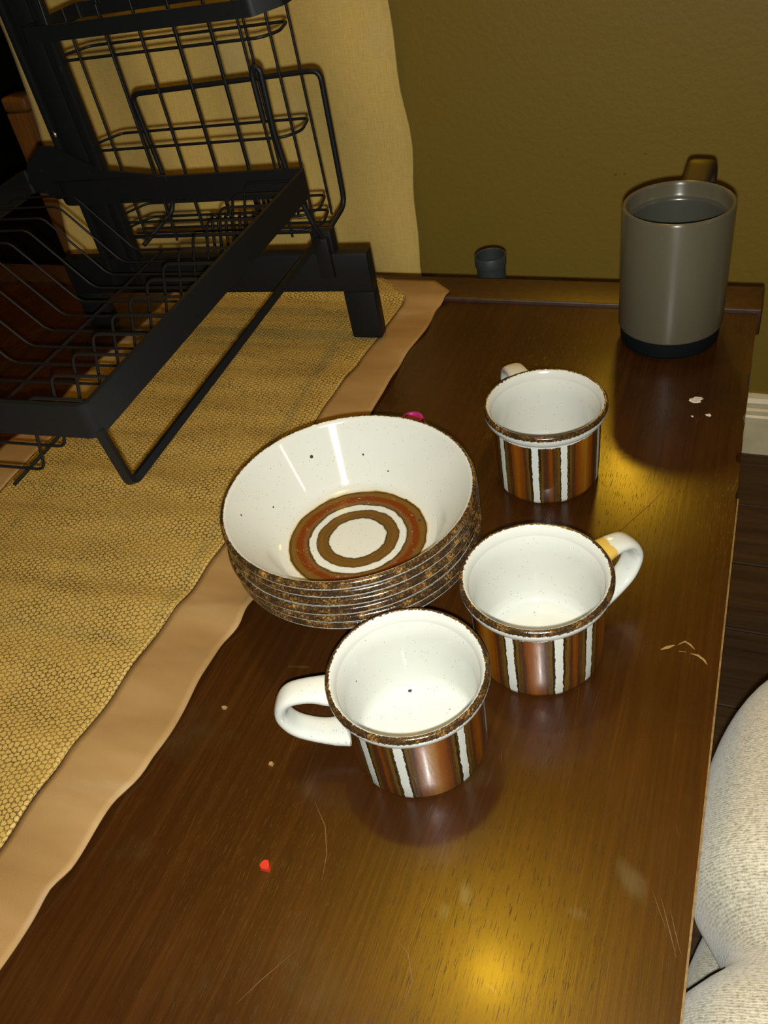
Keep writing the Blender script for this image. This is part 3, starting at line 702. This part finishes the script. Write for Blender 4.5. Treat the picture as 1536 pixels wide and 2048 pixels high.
# plate wires
pw0 = None
prof_w = fillet([(xl_ + 0.001, 0, 0.150), (xl_ + 0.012, 0, 0.1545), (-0.278, 0, 0.1545), (-0.231, 0, 0.0985), (-0.112, 0, 0.0985), (-0.0945, 0, 0.157), (tx - 0.0012, 0, 0.157)], 0.007, 4)
for k in range(14):
    if pw0 is None:
        o = link('plate_wire', tube(bmesh.new(), prof_w, 0.0011, 6), BK, RK, True, 60); pw0 = o.data
    else:
        o = bpy.data.objects.new('plate_wire', pw0); COL.objects.link(o); o.parent = RK
    o.location = (0, -0.0100 - 0.0245 * k, 0)
for x_, z_ in ((-0.204, 0.0965), (-0.128, 0.0965), (-0.335, 0.1525)):
    wire('cross_wire', RK, [(x_, t1 - 0.001, z_), (x_, t2 + 0.004, z_)], 0.0013, BK)
# tall basket behind the post
XA, XB, YA, YB = -0.262, -0.043, 0.010, 0.054
def ring_wire(z, r=0.0013):
    wire('basket_ring', RK, [(XA + 0.012, YA, z), (XB - 0.014, YA, z), (XB - 0.003, YA + 0.014, z), (XB - 0.009, YB, z), (XA + 0.014, YB, z), (XA, YA + 0.02, z)], r, BK, 0.006, True)
for z in (0.262, 0.186, 0.1175, 0.1035): ring_wire(z)
for i, x in enumerate((-0.228, -0.195, -0.1622, -0.129, -0.097, -0.072, -0.0470)):
    wire('basket_wire', RK, [(x, YA - 0.0012, 0.300), (x, YA - 0.0012, 0.0985)], 0.0012, BK)
    x2 = x + 0.0008 + 0.0011 * i
    if i < 5: wire('basket_wire', RK, [(x2, YB + 0.0012, 0.300), (x2, YB + 0.0012, 0.0985)], 0.0012, BK)
for yy in (0.022, 0.032, 0.043): wire('basket_floor_wire', RK, [(XA + 0.006, yy, 0.0965), (XB, yy, 0.0965)], 0.0012, BK)
wire('basket_wire', RK, [(-0.0505, YB + 0.0012, 0.300), (-0.0505, YB + 0.0012, 0.0985)], 0.0012, BK)
# divider loops in the basket foot and cup loops at the tray back
for i in range(4):
    x = -0.150 + i * 0.0145
    wire('divider_loop', RK, [(x, -0.002, 0.092), (x + 0.004, 0.004, 0.124), (x + 0.010, 0.004, 0.124), (x + 0.008, -0.002, 0.092)], 0.0014, BK, 0.004)
    wire('divider_loop', RK, [(x + 0.02, YB + 0.004, 0.096), (x + 0.022, YB + 0.004, 0.136), (x + 0.030, YB + 0.004, 0.136), (x + 0.030, YB + 0.004, 0.096)], 0.0014, BK, 0.004)
# upper tier
uz0, uz1 = 0.2835, 0.2955; uc = (uz0 + uz1) / 2
strip('upper_band', RK, [(-0.252, -0.006, uc), (-0.252, -0.020, uc), (-0.0435, -0.020, uc - 0.001), (-0.0235, -0.004, uc + 0.001), (-0.0235, 0.060, uc + 0.001), (-0.252, 0.060, uc)], uz1 - uz0, 0.0018, BK, 0.003, True)
wire('upper_wire', RK, [(-0.226, -0.019, 0.293), (-0.229, -0.012, 0.335), (-0.229, 0.050, 0.335), (-0.226, 0.059, 0.293)], 0.0013, BK, 0.008)

# ------------------------------------------------------------------ armchair at the right
ac = thing('armchair', 'pale grey-beige chenille armchair edge against the right side of the table', 'armchair', (0.25, 0.10, FZ))
def cushion(cx, cy, cz, hx, hy, hz_, e1=2.6, e2=2.4, notch=None, nu=180, nv=60):
    bm = bmesh.new(); rings = []
    def sp(c, e): return math.copysign(abs(c) ** (2 / e), c)
    for j in range(1, nv):
        v = -PI / 2 + PI * j / nv; ring = []
        for i in range(nu):
            u = 2 * PI * i / nu
            rr = (abs(math.cos(u)) ** e1 + abs(math.sin(u)) ** e1) ** (-1 / e1) * sp(math.cos(v), e2); x = hx * rr * math.cos(u); y = hy * rr * math.sin(u); z = hz_ * sp(math.sin(v), e2)
            X, Y, Z = cx + x, cy + y, cz + z
            if notch:
                ny, nw, nd = notch
                k = math.exp(-((Y - ny) / nw) ** 2) * max(0, -x / hx) ** 3; X += nd * k; Z -= nd * 0.4 * math.exp(-((Y - ny) / nw) ** 2)
            Z += 0.003 * math.sin(X * 30 + Y * 17) + 0.002 * math.sin(Y * 44)
            ring.append(bm.verts.new((X, Y, Z)))
        rings.append(ring)
    for a, b in zip(rings, rings[1:]):
        for i in range(nu): bm.faces.new((a[i], a[(i + 1) % nu], b[(i + 1) % nu], b[i]))
    for rg in (rings[0], rings[-1]):
        c0 = sum((v.co for v in rg), Vector()) / nu; cv = bm.verts.new(c0)
        for i in range(nu): bm.faces.new((rg[i], rg[(i + 1) % nu], cv))
    return bm
Z0 = -FZ
link('arm_cushion', cushion(0.0, 0.05, Z0 - 0.13, 0.238, 0.312, 0.102, e1=4.3, notch=(0.124, 0.024, 0.030)), M['chenille'], ac, True, 80)
link('seat_cushion', cushion(0.02, -0.02, Z0 - 0.244, 0.262, 0.36, 0.085), M['chenille'], ac, True, 80)
link('frame', box(bmesh.new(), -0.20, 0.26, -0.34, 0.32, 0.05, 0.125, 0.012, 2), M['chenille'], ac)
for lx in (-0.16, 0.22):
    for ly in (-0.29, 0.27): link('leg', box(bmesh.new(), lx - 0.02, lx + 0.02, ly - 0.02, ly + 0.02, 0.0, 0.055, 0.002), M['darkwood'], ac)
